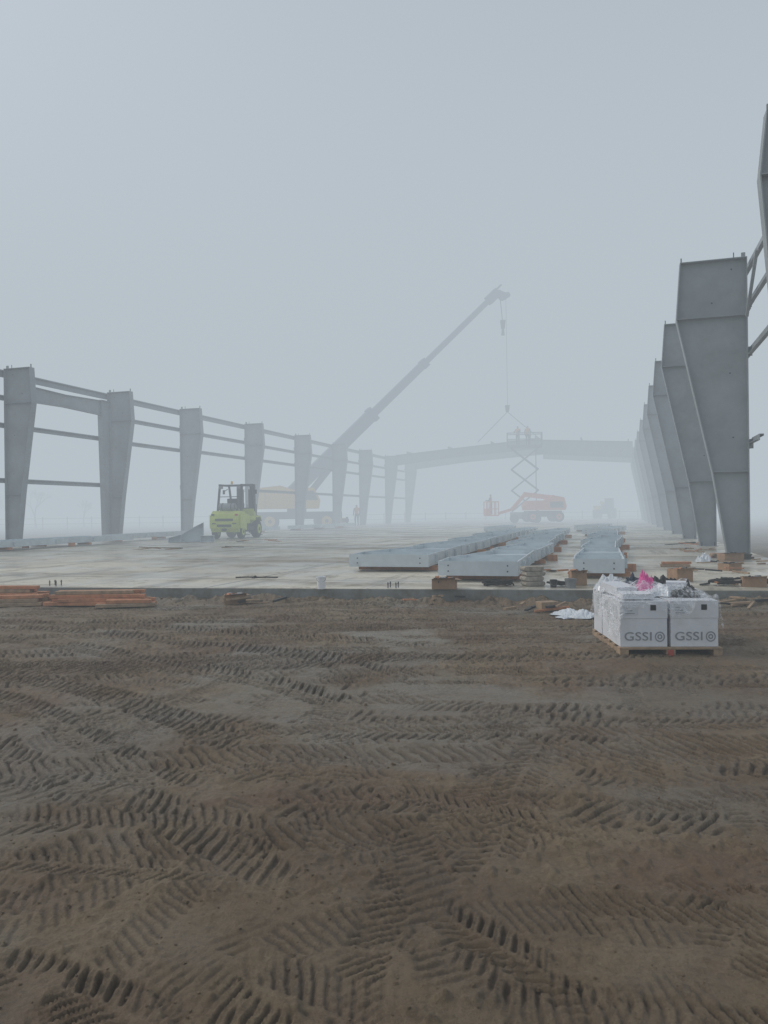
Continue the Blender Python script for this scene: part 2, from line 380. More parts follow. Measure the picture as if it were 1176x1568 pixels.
PR=[(0,0,.45),(1.85,0,.74),(5.22,0,1.44),(6.45,0,1.35)]
PL=[(0,0,.50),(1.85,0,.72),(5.15,0,1.22),(6.40,0,1.13)]
PN=[(0,0,.36),(1.85,0,.42),(5.80,0,.735),(6.70,0,.64)]
RY=[18.2,24.05,29.9,35.7,42,49.2,56.5,63.2,71,78.3]
LY=[16.9,22.8,28.7,34.5,41.6,49,56.3,62.8,70.5,77.8]
for Y in RY: column(2.73,Y,1,PR)
for Y in LY: column(-21.2,Y,-1,PL)
column(2.73,12.15,1,PN,name='steel_end_column')
def girt(X,Y0,Y1,z,side,h=.2,w=.075,name='steel_girt'):
    mb=MB(); o=X+side*(.04+w/2); t=.012
    def P(x0,x1,z0,z1):
        q=[B(x0,Y0,z0),B(x1,Y0,z0),B(x1,Y1,z0),B(x0,Y1,z0),B(x0,Y0,z1),B(x1,Y0,z1),B(x1,Y1,z1),B(x0,Y1,z1)]
        mb.hexa([tuple(p) for p in q],STEEL)
    P(o-.005,o+.007,z-h/2,z+h/2)
    P(o+.007,o+.007+w,z+h/2-t,z+h/2); P(o-.005-w,o-.005,z-h/2,z-h/2+t)
    P(o+w-.005,o+w+.007,z+h/2-t-.03,z+h/2-t)
    mb.build(name,parent=frameE)
LB=[(a,b) for a,b in zip(LY[:-1],LY[1:])]
for k,(a,b) in enumerate(LB):
    girt(-21.2,a+.01,b-.01,6.28,-1,.24,name='eave_strut')
    lv={0:[2.4,4.4,5.4],1:[2.4,4.4],2:[4.35,5.4],3:[4.4,5.35]}.get(k,[2.5,4.4,5.3] if k>3 else [4.4])
    for z in lv: girt(-21.2,a+.01,b-.01,z,-1,.17)
RB=[(12.15,18.2)]+[(a,b) for a,b in zip(RY[:-1],RY[1:])]
for k,(a,b) in enumerate(RB):
    girt(2.73,a+.01,b-.01,6.35,1,.24,name='eave_strut')
    for z in ((4.5,5.55) if k==0 else (2.5,4.5,5.5)): girt(2.73,a+.01,b-.01,z,1,.2)
girt(2.73,17.3,18.19,2.55,1,.13)
mb=MB(); mb.beam(B(2.70,18.0,5.2),B(2.70,16.7,6.2),.06,.06,STEEL); mb.build('knee_brace',parent=frameE)
mb=MB()
def Mp(u,v,w): return tuple(B(-20.95+w,28.35-u,v+.03))
tapered(mb,Mp,[(0,0,.42),(5.0,0,.6),(5.95,0,.62)],.22)
def Mb(u,v,w): return tuple(B(-20.95+w,22.95+v,5.35+u))
tapered(mb,Mb,[(0,.62,0),(2.6,.55,.05),(4.8,.62,0)],.2)
mb.build('portal_frame',parent=frameE)
def rafter(YL,YR,apex=7.60,zr=7.05,zl=6.5):
    mb=MB(); xl,xr=-21.2+1.12,2.73-1.38; mid=-7.0
    def mk(xa,ya,xb,yb,za,zb,dp):
        Ls=xb-xa
        def M(u,v,w):
            k=v/abs(Ls); X=xa+Ls*k; Y=ya+(yb-ya)*k
            return tuple(B(X,Y+w,u))
        n=abs(Ls)
        tapered(mb,M,[(0,za,za-dp[0]),(n*.4,za+(zb-za)*.4,za+(zb-za)*.4-dp[1]),(n-.02,zb,zb-dp[2])],.24)
    mk(xl,YL,mid,YL*.4+YR*.6,zl,apex,(1.0,.85,.95)); mk(xr,YR,mid,YL*.4+YR*.6,zr,apex-.1,(1.45,1.4,1.3))
    mb.build('roof_rafter',parent=frameE)
rafter(LY[8],RY[8]); rafter(LY[9],RY[9])
for k in range(6):
    X=-19+k*4; z=(6.5+1.1*(X+20)/13 if X<-7 else 7.6-.6*(X+7)/8.4)+.12
    mb=MB(); mb.beam(B(X,70.4,z),B(X,78.4,z),.08,.2,STEEL); mb.build('roof_purlin',parent=frameE)

# ------------------------------------------------------------------ steel members lying on the slab
def lying(L_,D,wid,length,taper=.5,yaw=0.0,z=.10,hh=.22,crib=True,mat_=STEELB):
    mb=MB(); a=-TH+yaw
    loc=(L_,D,z)
    def M(u,v,w): return (-u,v,w+hh/2)
    tapered(mb,M,[(0,0,wid),(1.0,0,wid*1.02),(length,0.0,wid*taper)],hh,tf=.02,tw=.016,stiff=(1.0,length*.55),m=mat_,wo=.03)
    n=2
    for k in range(n):
        u=.16+(wid-.32)*k/(n-1)
        for w in (hh*.3,hh*.7): mb.tube((-u,-.022,w),(-u,-.027,w),.012,BOLT,n=8)
    for k in range(3):
        v=.6+k*length*.28; mb.box(.002,.06,v,v+.012,.03,hh-.03,mat_)
    if crib:
        for v in(.35,length*.6):
            mb.box(-wid*.95,.10,v,v+.12,-.085,-.003,TIMBER)
        mb.box(.03,.24,length*.45,length*.45+.1,-.098,.03,TIMBER)
    return mb.build('steel_beam',loc,a)
for (L_,D,w,ln,tp,yw) in [(.80,13.9,1.50,3.9,.6,.04),(1.78,17.6,1.15,4.0,.6,0),(2.85,21.4,1.1,4.4,.5,0),(4.15,25.8,1.2,5,.5,.02),(5.6,30.5,1.2,5,.5,0),
        (2.04,11.75,1.24,3.4,.65,.03),(3.05,15.3,.95,3.2,.75,-.02),(3.95,18.6,1.0,3.7,.7,.02),(5.0,22.6,1.05,4.6,.6,0),(6.3,27.5,1.1,6,.5,0),
        (3.76,12.05,.78,3.6,.9,.02),(4.75,15.8,.7,3.4,.9,0),(5.85,19.3,.9,4.0,.7,-.04),(7.1,23.4,.9,5,.7,0),
        (9.2,31,1.2,6,.6,-.1),(6.2,37,1.4,5,.5,.1),(10.7,38,1.3,5,.6,-.1)]:
    lying(L_,D,w,ln,tp,yw)
for (X,Y,ln,w) in [(-19.2,18.3,6.5,.5),(-18.5,19.5,7,.45),(-19.3,26.3,5.8,.5),(-19.2,36,6,.5),(-19.0,44,7,.6),(-18.6,47,7,.6)]:
    p=B(X,Y); lying(p.x,p.y,w,ln,.9,0,z=.12,hh=.2)
mb=MB()
def Mh(u,v,w): return (v,w,u)
tapered(mb,Mh,[(0,0,.30),(.4,0,.55),(.8,0,.75)],.6,m=STEELB)
mb.T=Matrix.Translation((.72,-.5,0)); tapered(mb,Mh,[(0,0,.25),(.5,0,.25)],.4,m=STEELB)
mb.T=Matrix.Translation((-.5,-.1,0)); tapered(mb,Mh,[(0,0,.18),(.45,0,.3)],.5,m=STEELB)
mb.build('steel_bracket',(-7.95,30.3,.02),.2)

# ------------------------------------------------------------------ pallet of cartons
def txt(s,size,loc,rot,parent,m=INK,name='printed_label'):
    cu=bpy.data.curves.new(name,'FONT'); cu.body=s; cu.size=size; cu.align_x='CENTER'; cu.align_y='CENTER'; cu.extrude=.0006; cu.offset=.0005; cu.space_character=1.05
    o=bpy.data.objects.new(name,cu); COL.objects.link(o); o.location=loc; o.rotation_euler=rot; o.scale=(1.25,1,1); cu.materials.append(m); o.parent=parent; return o
pz=-.262
pal=empty('pallet_of_cartons',(2.575,7.42,pz),-.05); pal.scale=(.98,1.0,1.03)
mb=MB()
for x0 in(-.46,-.04,.38): mb.box(x0,x0+.08,-.56,.56,.02,.10,WOOD)
for k in range(6): mb.box(-.46,.46,-.56+k*.204,-.56+k*.204+.10,.101,.119,WOOD)
for y0 in(-.56,-.05,.46): mb.box(-.46,.46,y0,y0+.1,0,.019,WOOD)
mb.box(-.03,.02,-.575,-.562,.02,.10,mat('red_paint',(.35,.06,.04)))
mb.build('pallet',parent=pal,bevel=.003)
rb=random.Random(4)
for r in range(3):
    for c in range(2):
        hh=.40+rb.uniform(-.01,.015); cx=-.228+c*.456+rb.uniform(-.008,.008); cy=-.35+r*.36
        mb=MB(); a=.212; b=.172
        mb.box(cx-a,cx+a,cy-b,cy+b,.121,.121+hh*.62,WHITEB)
        mb.box(cx-a-.004,cx+a+.004,cy-b-.004,cy+b+.004,.121+hh*.62+.001,.121+hh,WHITEB)
        if r==0:
            mb.box(cx+a-.15,cx+a-.1,cy-b-.0075,cy-b-.0045,.121+hh*.80,.121+hh*.92,BLACK)
            mb.box(cx-a+.03,cx-a+.16,cy-b-.0065,cy-b-.0045,.121+hh*.70,.121+hh*.93,PLAST)
            for k in range(3): mb.box(cx-a+.04,cx-a+.13-.02*k,cy-b-.0085,cy-b-.007,.121+hh*(.73+.06*k),.121+hh*(.745+.06*k),INK)
        if c==0:
            mb.box(cx-a-.0075,cx-a-.0045,cy-.06,cy+.06,.121+hh*.68,.121+hh*.9,PLAST)
        o=mb.build('carton',parent=pal,bevel=.008)
        if r==0:
            txt('GSSI',.105,(cx-.05,cy-b-.0035,.121+hh*.22),(math.pi/2,0,0),pal)
            mbt=MB()
            for R0 in(.045,.022):
                n=24
                vs=[];
                for i in range(n):
                    a_=2*math.pi*i/n
                    for rr_ in(R0,R0-.010): vs.append((cx+.145+rr_*math.cos(a_),cy-b-.003,.121+hh*.22+rr_*math.sin(a_)))
                mbt.add(vs,[(2*i,2*i+1,(2*i+3)%(2*n),(2*i+2)%(2*n)) for i in range(n)],INK)
            mbt.build('printed_ring',parent=pal)
def crumple(mb,cx,cy,cz,w,d,hh,m,seed,n=14,skirt=0):
    q=random.Random(seed); vs=[];fs=[]
    ph=[q.uniform(0,6) for _ in range(6)]
    for j in range(n+1):
        for i in range(n+1):
            u=i/n*2-1;v=j/n*2-1; e=max(0,1-(abs(u)**2.5))*max(0,1-(abs(v)**2.5))
            k=.55+.25*math.sin(4*u+ph[0]+2*v)+.2*math.sin(7*v+ph[1]-3*u)+.15*math.sin(13*u+9*v+ph[4])+q.uniform(-.12,.12)
            wob=1+.12*math.sin(5*v+ph[2]) ; wob2=1+.14*math.sin(4*u+ph[3])
            edge=1 if (i in(0,n) or j in(0,n)) else 0
            vs.append((cx+u*w/2*wob,cy+v*d/2*wob2,cz+hh*e**.5*k+.003-skirt*edge*q.uniform(.4,1)))
    for j in range(n):
        for i in range(n): a=j*(n+1)+i; fs.append((a,a+1,a+n+2,a+n+1))
    mb.add(vs,fs,m)
tz=.525
mb=MB()
crumple(mb,.25,-.22,tz+.005,.26,.18,.09,BLACK,2); crumple(mb,-.08,.36,tz,.26,.2,.15,CLOTH,4); crumple(mb,-.04,0.05,tz+.03,.16,.14,.19,PINK,5); crumple(mb,.2,.38,tz+.0,.35,.22,.15,BLACK,6); crumple(mb,.36,.02,tz+.01,.10,.2,.11,BLACK,9)
mb.box(-.40,-.12,-.46,-.2,tz+.002,tz+.05,WHITEB); mb.obox((-.3,.1,tz+.045),(.22,.3,.08),WHITEB,rz=.3,rx=.1)
mb.obox((.28,.12,tz+.055),(.2,.2,.10),WHITEB,rz=-.3)
crumple(mb,-.3,.38,tz,.3,.25,.16,PLAST,12); crumple(mb,.02,-.05,tz,.22,.4,.11,PLAST,14)
mb.build('top_clutter',parent=pal)
mb=MB()
def sheet(x0,x1,y0,y1,z,seed,nx_=44,ny_=48):
    q=random.Random(seed); vs=[];fs=[]; P=[q.uniform(0,6) for _ in range(8)]
    for j in range(ny_+1):
        for i in range(nx_+1):
            u=i/nx_;v=j/ny_; X=x0+(x1-x0)*u; Y=y0+(y1-y0)*v
            zz=z+.06+.035*math.sin(9*u+P[0]+5*v)+.026*math.sin(17*v+P[1]-8*u)+.016*math.sin(31*u+P[2]+13*v)+.012*q.random()
            ex=max(0,abs(X)-.43); ey=max(0,abs(Y+.0)-.53)
            dd=(ex+ey); zz-=dd*(2.8+1.3*math.sin(13*u+7*v+P[6]))
            X=max(-.455-.3*ex*(1+math.sin(20*v+P[3])),min(.455+.3*ex*(1+math.sin(22*v+P[4])),X)); Y=max(-.55-.3*ey*(1+math.sin(20*u+P[5])),min(.565,Y))
            vs.append((X,Y,zz))
    for j in range(ny_):
        for i in range(nx_): a=j*(nx_+1)+i; fs.append((a,a+1,a+nx_+2,a+nx_+1))
    mb.add(vs,fs,WRAP)
sheet(-.53,.49,-.58,.60,tz,3)
mb.build('stretch_wrap',parent=pal,smooth=False)

# ------------------------------------------------------------------ timber, clutter
def timber_stack(loc,rz,seed,n=(5,3),length=2.0,sec=(.09,.045)):
    q=random.Random(seed); mb=MB()
    for k in range(n[1]):
        for i in range(n[0]-k):
            mb.obox((q.uniform(-.15,.15)*length/2,(i-n[0]/2)*sec[0]*1.25+q.uniform(-.01,.01)+k*.04,sec[1]/2+k*(sec[1]+.004)+.002),(length*q.uniform(.7,1.05),sec[0],sec[1]),q.choice([TIMBER,TIMBER,WOOD]),rz=q.uniform(-.09,.09))
    return mb.build('timber_stack',loc,rz,bevel=.003)
timber_stack((-4.05,10.95,-.15),-.03,1,(5,4),1.3)
timber_stack((-3.60,10.75,-.16),.15,5,(4,2),.8)
timber_stack((-5.55,11.3,-.15),-.1,2,(5,5),1.1)
timber_stack((-5.15,11.0,-.16),.25,3,(4,3),.7)
timber_stack((-5.9,10.9,-.16),-.2,6,(3,2),1.0)
timber_stack((7.6,17.2,.003),.3,8,(3,2),.9); timber_stack((5.5,14.6,.003),-.2,9,(2,2),.7)
def junk_crate(loc,rz,w,d,hh,seed,m=CARD):
    mb=MB(); t=.012
    mb.box(-w/2,w/2,-d/2,d/2,0,t,m)
    mb.box(-w/2,w/2,-d/2,-d/2+t,t,hh,m); mb.box(-w/2,w/2,d/2-t,d/2,t,hh,m)
    mb.box(-w/2,-w/2+t,-d/2+t,d/2-t,t,hh,m); mb.box(w/2-t,w/2,-d/2+t,d/2-t,t,hh,m)
    q=random.Random(seed)
    for k in range(16):
        p=(q.uniform(-w*.35,w*.35),q.uniform(-d*.35,d*.35),hh*q.uniform(.7,1.05))
        mb.obox(p,(q.uniform(.04,.12),q.uniform(.03,.06),q.uniform(.02,.05)),q.choice([BLACK,RUBBER,TIMBER,GREYM]),rz=q.uniform(0,3),rx=q.uniform(-.5,.5))
    mb.add([(-w/2,-d/2,hh),(w/2,-d/2,hh),(w/2,-d/2-.07,hh+.03),(-w/2,-d/2-.08,hh+.01)],[(0,1,2,3)],m)
    mb.add([(w/2,-d/2,hh),(w/2,d/2,hh),(w/2+.07,d/2,hh-.03),(w/2+.09,-d/2,hh-.01)],[(0,1,2,3)],m)
    return mb.build('cardboard_box',loc,rz)
junk_crate((-2.1,10.8,-.16),.2,.30,.24,.13,1)
junk_crate((.85,10.95,.003),-.2,.33,.26,.14,2)
junk_crate((4.45,11.6,.003),.3,.28,.24,.19,3)
junk_crate((5.15,10.75,.003),-.3,.3,.25,.13,4)
junk_crate((7.15,15.9,.003),.1,.42,.3,.16,6)
junk_crate((6.1,13.6,.003),.4,.3,.25,.12,8)
junk_crate((2.82,11.25,.003),.0,.22,.2,.2,9)
def hose(loc,seed,R=.16,n=5,r=.012):
    q=random.Random(seed); mb=MB(); pts=[]
    for k in range(n*16):
        a=k/16*2*math.pi; rad=R*(.6+.4*math.sin(a*.37+seed)); pts.append((rad*math.cos(a)*1.3+.05*math.sin(a*.21),rad*math.sin(a)*.8+.04*math.cos(a*.33),r+.02*q.random()+k*.0007))
    mb.path(pts,r,RUBBER,6); return mb.build('rubber_hose',loc,0,smooth=True)
hose((1.65,11.2,0),1,.19,6); hose((2.52,11.1,0),2,.13); hose((4.85,10.95,0),3,.2,7,.014); hose((5.35,11.0,0),4,.15,6); hose((7.5,16.4,0),5,.25,7,.02)
def pail(loc,r=.07,hh=.19,m=PLAST,name='plastic_bucket'):
    mb=MB(); n=20
    mb.tube((0,0,0),(0,0,hh),r*.86,m,r2=r,n=n,cap=False); mb.tube((0,0,.002),(0,0,.006),r*.86,m,n=n)
    mb.tube((0,0,hh-.02),(0,0,hh-.005),r*1.06,m,n=n,cap=False)
    mb.tube((0,0,hh-.03),(0,0,hh-.025),r*.98,m,n=n)
    pts=[(r*1.05*math.cos(a),-r*math.sin(a)*.9,hh-.02-.06*math.sin(a)) for a in [math.pi*k/10 for k in range(11)]]
    mb.path(pts,.0025,GREYM,5); return mb.build(name,loc,0,smooth=True)
WPAIL=mat('white_pail_plastic',(.82,.83,.84),.4,0,8,.05)
pail((-.92,11.13,0),.065,.18,WPAIL); pail((2.62,10.85,0),.08,.13,GREYM,'steel_pail'); pail((2.4,10.95,0),.05,.11,BLACK,'steel_pail')
mb=MB(); BAG=mat('tan_bag',(0.36,0.32,0.26),.85,0,14,.5,dirt=(.08,.07,.06),dirtamt=.8)
for k in range(4):
    q=random.Random(k); mb.T=Matrix.Translation((q.uniform(-.015,.015),0,k*.072))@Matrix.Rotation(q.uniform(-.1,.1),4,'Z')
    mb.prism([(-.13,.0),(.13,.0),(.15,.02),(.15,.05),(.13,.068),(-.13,.068),(-.15,.05),(-.15,.02)],'y',-.1,.1,BAG)
mb.build('sack_stack',(2.15,11.2,.003),.15,bevel=.01)
mb=MB(); crumple(mb,0,0,0,.42,.55,.07,PLAST,21,20); crumple(mb,-.2,-.1,0,.25,.2,.03,PLAST,22,10); mb.build('plastic_sheet',(2.3,9.25,-.17),.4)
def scraps(loc,n,sx,sy,l0,l1,seed,extra=False):
    mb=MB(); q=random.Random(seed)
    for k in range(n): mb.obox((q.uniform(-sx,sx),q.uniform(-sy,sy),.02+.012*(k%6)),(q.uniform(l0,l1),q.uniform(.03,.05),q.uniform(.02,.03)),q.choice([WOOD,TIMBER,WOOD,BLACK]),rz=q.uniform(-1.2,1.2),ry=q.uniform(-.1,.1))
    if extra: mb.obox((.2,-.02,.06),(.24,.16,.09),WOOD,rz=.3)
    mb.build('scrap_wood',loc,0,bevel=.003)
scraps((1.85,9.75,-.16),7,.45,.2,.15,.5,9,True); scraps((4.5,9.9,-.15),9,.6,.2,.2,.5,10); scraps((5.0,9.3,-.16),6,.4,.15,.1,.25,11)
scraps((-1.75,10.6,-.15),6,.35,.12,.1,.4,12); scraps((.6,10.7,-.15),5,.5,.1,.1,.3,13)
scraps((6.9,15.2,0),8,.6,.4,.1,.5,14); scraps((5.6,13.2,0),5,.4,.3,.1,.4,15); scraps((-6.2,24,0),7,1.5,.6,.3,1.2,16); scraps((3.0,13.5,0),4,.2,.2,.1,.4,17); scraps((-5.0,30,0),6,1.0,.4,.2,.8,18)
scraps((8.2,19.5,0),8,.6,1.0,.2,.8,19); scraps((9.3,23.5,0),6,.5,1.0,.2,.9,20); scraps((4.9,10.9,0),6,.5,.2,.1,.35,21)
mb=MB(); crumple(mb,0,0,0,.28,.28,.20,PLAST,31,10); mb.build('plastic_bag',(6.55,15.8,0),0)
mb=MB(); mb.path([(-.35,.05,.012),(-.15,.12,.012),(.0,.02,.012),(.2,.05,.012),(.38,-.02,.012)],.012,RUBBER); mb.path([(-.05,-.02,.012),(-.02,.1,.03),(.02,.02,.012)],.01,RUBBER); mb.build('power_cable',(-2.2,13.1,0),0)
def anchors(loc,rz=-TH):
    mb=MB()
    for u in(-.06,.06):
        for w in(-.06,.06): mb.tube((u,w,0),(u,w,.085),.008,BOLT,n=8); mb.tube((u,w,.055),(u,w,.066),.014,BOLT,n=6)
    mb.build('anchor_bolts',loc,rz)
for p in [(-5.2,12.15,0),(.12,11.15,0),(5.35,10.45,0)]: anchors(p)
# loose clods: one object
mb=MB(); q=random.Random(77)
for k in range(1600):
    px,py=q.uniform(-6,6),q.uniform(2,10.9)**1.0
    if k>700: px,py=q.uniform(-2,2),q.uniform(2,5)
    if k<400: py=11.04-.165*px-q.uniform(.05,.9)
    ix=min(nx-1,int(np.searchsorted(xs,px))); iy=min(int(np.searchsorted(ys,py)),ny-1); zz=float(h[iy*nx+ix]); s=q.uniform(.003,.009)+(.014*q.random() if k<500 else 0)
    vs=[];n=6
    for i in range(n): a=i/n*6.283; vs.append((px+s*math.cos(a)*q.uniform(.7,1.2),py+s*math.sin(a)*q.uniform(.7,1.2),zz-.004))
    for i in range(n): a=i/n*6.283+.3; vs.append((px+s*.6*math.cos(a)*q.uniform(.7,1.2),py+s*.6*math.sin(a)*q.uniform(.7,1.2),zz+s*.8*q.uniform(.6,1.1)))
    mb.add(vs,[(i,(i+1)%n,n+(i+1)%n,n+i) for i in range(n)]+[tuple(range(n,2*n))],MUD)
mb.build('soil_clods',smooth=False)

# ------------------------------------------------------------------ forklift
def wheel(mb,c,r,w,m2,ax='x'):
    a=Vector((1,0,0)) if ax=='x' else Vector((0,1,0)); c=Vector(c)
    mb.tube(c-a*w/2,c+a*w/2,r*.93,RUBBER,n=24); mb.tube(c-a*w*.36,c+a*w*.36,r,RUBBER,n=24)
    mb.tube(c-a*(w/2+.01),c+a*(w/2+.01),r*.55,m2,n=18); mb.tube(c-a*(w/2+.03),c+a*(w/2+.03),r*.2,BLACK,n=10)
def forklift(loc,rz):
    mb=MB()
    mb.prism([(-1.42,.45),(-1.30,.28),(-.60,.28),(-.60,1.12),(-1.15,1.16),(-1.36,1.02),(-1.44,.8)],'x',-.62,.62,LIME)
    mb.prism([(-1.30,.45),(-.6,.35),(-.6,1.02),(-1.28,.98)],'x',-.70,.70,LIME)
    mb.box(-.32,.32,-1.452,-1.40,.50,.60,BLACK); mb.box(-.10,.10,-1.47,-1.40,.33,.43,BLACK)
    for s in(-1,1):
        mb.box(s*.45-.09,s*.45+.09,-1.455,-1.38,.62,.66,BLACK)
        mb.box(s*.52-.06,s*.52+.06,-1.40,-1.30,.96,1.04,mat('tail_lamp_red',(.4,.02,.02),.3) if s==1 else BLACK)
    mb.box(-.40,.40,-1.447,-1.405,.74,.84,mat('decal_dark',(.03,.035,.04)))
    mb.box(-.50,.50,-.60,.95,.30,.62,BLACK); mb.prism([(-.60,.62),(.30,.62),(.25,.98),(-.60,1.08)],'x',-.52,.52,LIME)
    mb.box(-.66,-.45,-.45,.35,.34,.50,BLACK); mb.box(.45,.66,-.45,.35,.34,.50,BLACK)
    mb.prism([(.55,.55),(.95,.55),(1.02,.95),(.80,1.25),(.72,1.25),(.72,.95)],'x',-.52,.52,LIME)
    for s in(-1,1): mb.prism([(.35,.78),(.55,.95),(1.12,.95),(1.28,.75),(1.28,.70),(1.1,.88),(.55,.88),(.40,.72)],'x',s*.56-.13,s*.56+.13,LIME)
    mb.box(-.25,.25,-.42,.10,1.06,1.18,BLACK); mb.prism([(-.44,1.15),(-.33,1.15),(-.42,1.68),(-.50,1.66)],'x',-.23,.23,BLACK)
    mb.tube((0,.78,1.2),(0,.50,1.38),.025,BLACK,n=8); 
    pts=[(.17*math.cos(a),.49+.07*math.sin(a),1.40+.15*math.sin(a)) for a in [k/12*6.283 for k in range(13)]]; mb.path(pts,.016,BLACK)
    mb.tube((-.34,-1.02,1.32),(.34,-1.02,1.32),.16,GREYM,n=18); mb.tube((-.38,-1.02,1.32),(-.34,-1.02,1.32),.10,GREYM,n=14); mb.tube((.34,-1.02,1.32),(.40,-1.02,1.32),.09,GREYM,n=14)
    for s in(-.2,.2): mb.tube((s-.02,-1.02,1.32),(s+.02,-1.02,1.32),.17,BLACK,n=18)
    for s in(-1,1):
        mb.beam((s*.52,-.85,1.08),(s*.50,-.62,2.22),.085,.07,BLACK); mb.beam((s*.52,.82,1.15),(s*.50,.42,2.22),.08,.07,BLACK)
        mb.beam((s*.50,-.68,2.24),(s*.50,.48,2.24),.08,.08,BLACK)
        mb.box(s*.40-.08,s*.40+.08,-.78,-.70,2.08,2.20,GREYM)
        mb.beam((s*.56,.4,2.1),(s*.72,.4,2.0),.03,.03,BLACK); mb.box(s*.74-.05,s*.74+.05,.38,.41,1.88,2.06,BLACK)
    for k in range(7): mb.box(-.5,.5,-.66+k*.185,-.61+k*.185,2.21,2.26,BLACK)
    mb.tube((0,-.5,2.28),(0,-.5,2.40),.05,YEL,n=10)
    mb.beam((-.5,-.66,1.75),(.5,-.66,1.75),.03,.03,BLACK)
    for s in(-1,1):
        mb.box(s*.36-.06,s*.36+.06,1.10,1.24,.10,2.32,BLACK); mb.box(s*.25-.045,s*.25+.045,1.14,1.27,.14,2.25,BLACK)
        mb.tube((s*.15,1.17,.2),(s*.15,1.17,2.1),.045,BLACK,n=10)
        mb.prism([(1.30,.08),(2.30,.07),(2.30,.10),(1.36,.13),(1.36,.75),(1.30,.75)],'x',s*.30-.06,s*.30+.06,BLACK)
        mb.beam((s*.42,.8,.75),(s*.40,1.10,1.1),.06,.06,BLACK)
    for z in(.25,1.2,2.24): mb.box(-.31,.31,1.245,1.26,z,z+.1,BLACK)
    for z in(.35,.85): mb.box(-.50,.50,1.272,1.298,z,z+.12,BLACK)
    for k in range(7): mb.box(-.45+k*.145,-.42+k*.145,1.275,1.295,.97,1.45,BLACK)
    for s in(-1,1):
        wheel(mb,(s*.58,.85,.38),.38,.26,LIME); wheel(mb,(s*.56,-.92,.30),.30,.20,LIME)
    o=mb.build('forklift',loc,rz,bevel=.012); o.scale=(1.06,.9,1.06); return o
forklift((-6.65,34.7,0),math.radians(-14))

# ------------------------------------------------------------------ mobile crane
def crane():
    E=empty('mobile_crane')
    mb=MB(); T=Matrix.Translation((-7.2,63.5,-.35))@Matrix.Rotation(math.radians(12),4,'Z'); mb.T=T
    mb.box(-3.6,3.6,-1.1,1.1,.95,1.55,BLACK); mb.box(-3.9,-3.0,-1.2,1.2,.6,1.0,YEL); mb.box(2.9,3.9,-1.2,1.2,.6,1.0,YEL)
    for xx in(-2.3,2.3):
        for yy in(-1.1,1.1): wheel(mb,(xx,yy,.78),.78,.55,YEL,'y')
    for xx in(-3.7,3.7):
        mb.box(xx-.15,xx+.15,-3,3,.7,.95,BLACK)
        for yy in(-3,3): mb.tube((xx,yy,.05),(xx,yy,1.1),.1,BLACK); mb.tube((xx,yy,.0),(xx,yy,.06),.35,BLACK)
    mb.tube((0,0,1.5),(0,0,1.8),.8,BLACK,n=20)
    mb.prism([(-3.1,1.8),(1.6,1.8),(1.6,2.4),(.4,3.1),(-1.4,3.7),(-3.1,3.5)],'y',-.9,.3,YEL)
    mb.box(-3.7,-2.7,-1.2,1.2,1.8,3.2,YEL)
    mb.prism([(-.2,1.8),(1.7,1.8),(1.8,2.5),(1.3,3.5),(-.1,3.5)],'y',-1.3,-.55,YEL)
    mb.prism([(.0,2.5),(1.62,2.5),(1.25,3.25),(.0,3.25)],'y',-1.32,-1.28,BLACK)
    mb.build('carrier',parent=E,bevel=.04)
    piv=Vector((-7.6,63.2,2.7)); tip=Vector((10.55,70.0,21.0))
    d=(tip-piv); n=d.normalized()
    mb=MB(); GB=mat('boom_paint',(0.13,0.13,0.18),.5)
    a=piv; b=piv+d*.36; mb.beam(a-n*.8,b,.75,1.05,GB)
    mb.beam(b,piv+d*.375,.85,1.25,GB)
    mb.beam(b,piv+d*.62,.55,.68,GB); mb.beam(piv+d*.61,piv+d*.63,.65,.8,GB); mb.beam(piv+d*.62,piv+d*.97,.42,.46,GB)
    mb.beam(piv+d*.95,tip,.55,.8,GB)
    mb.tube(piv+Vector((1.0,.3,-.6)),piv+d*.22+Vector((.2,0,-.5)),.28,GB)
    mb.tube(piv+d*.22+Vector((.2,0,-.5)),piv+d*.34,.18,GREYM)
    r=Vector((n.x,n.y,0)).normalized()
    mb.beam(tip,tip+r*.9+Vector((0,0,-.3)),.35,.4,GB); mb.beam(tip+Vector((0,0,.3)),tip+r*.4+Vector((0,0,.7)),.15,.15,GB)
    sh=tip+r*.55+Vector((0,0,-.35)); ax=Vector((-r.y,r.x,0))
    mb.tube(sh-ax*.2,sh+ax*.2,.38,GB,n=16); mb.tube(tip+r*1.0-ax*.15+Vector((0,0,-.2)),tip+r*1.0+ax*.15+Vector((0,0,-.2)),.26,GB,n=14)
    mb.build('telescopic_boom',parent=E)
    mb=MB(); hk=Vector((sh.x+.2,sh.y,10.4))
    mb.tube(sh+Vector((.28,0,0)),hk+Vector((.12,0,.3)),.018,BLACK,n=6); mb.tube(sh+Vector((-.25,0,0)),(sh.x-.05,sh.y,18.4),.04,BLACK,n=6)
    c=Vector((sh.x-.02,sh.y,18.0)); mb.beam(c+Vector((0,0,.45)),c-Vector((0,0,.3)),.45,.45,BLACK,.3,.3); mb.tube(c-Vector((0,0,.3)),c-Vector((0,0,.9)),.10,BLACK,r2=.16)
    mb.beam(hk+Vector((.1,0,.3)),hk-Vector((-.1,0,.3)),.4,.4,BLACK,.25,.25)
    hb=hk+Vector((.1,0,-.3))
    for L_ in(8.8,14.3): mb.tube(hb,(L_,71.5 if L_<10 else 69.8,7.5),.03,BLACK,n=6)
    mb.build('hoist_rigging',parent=E)
crane()

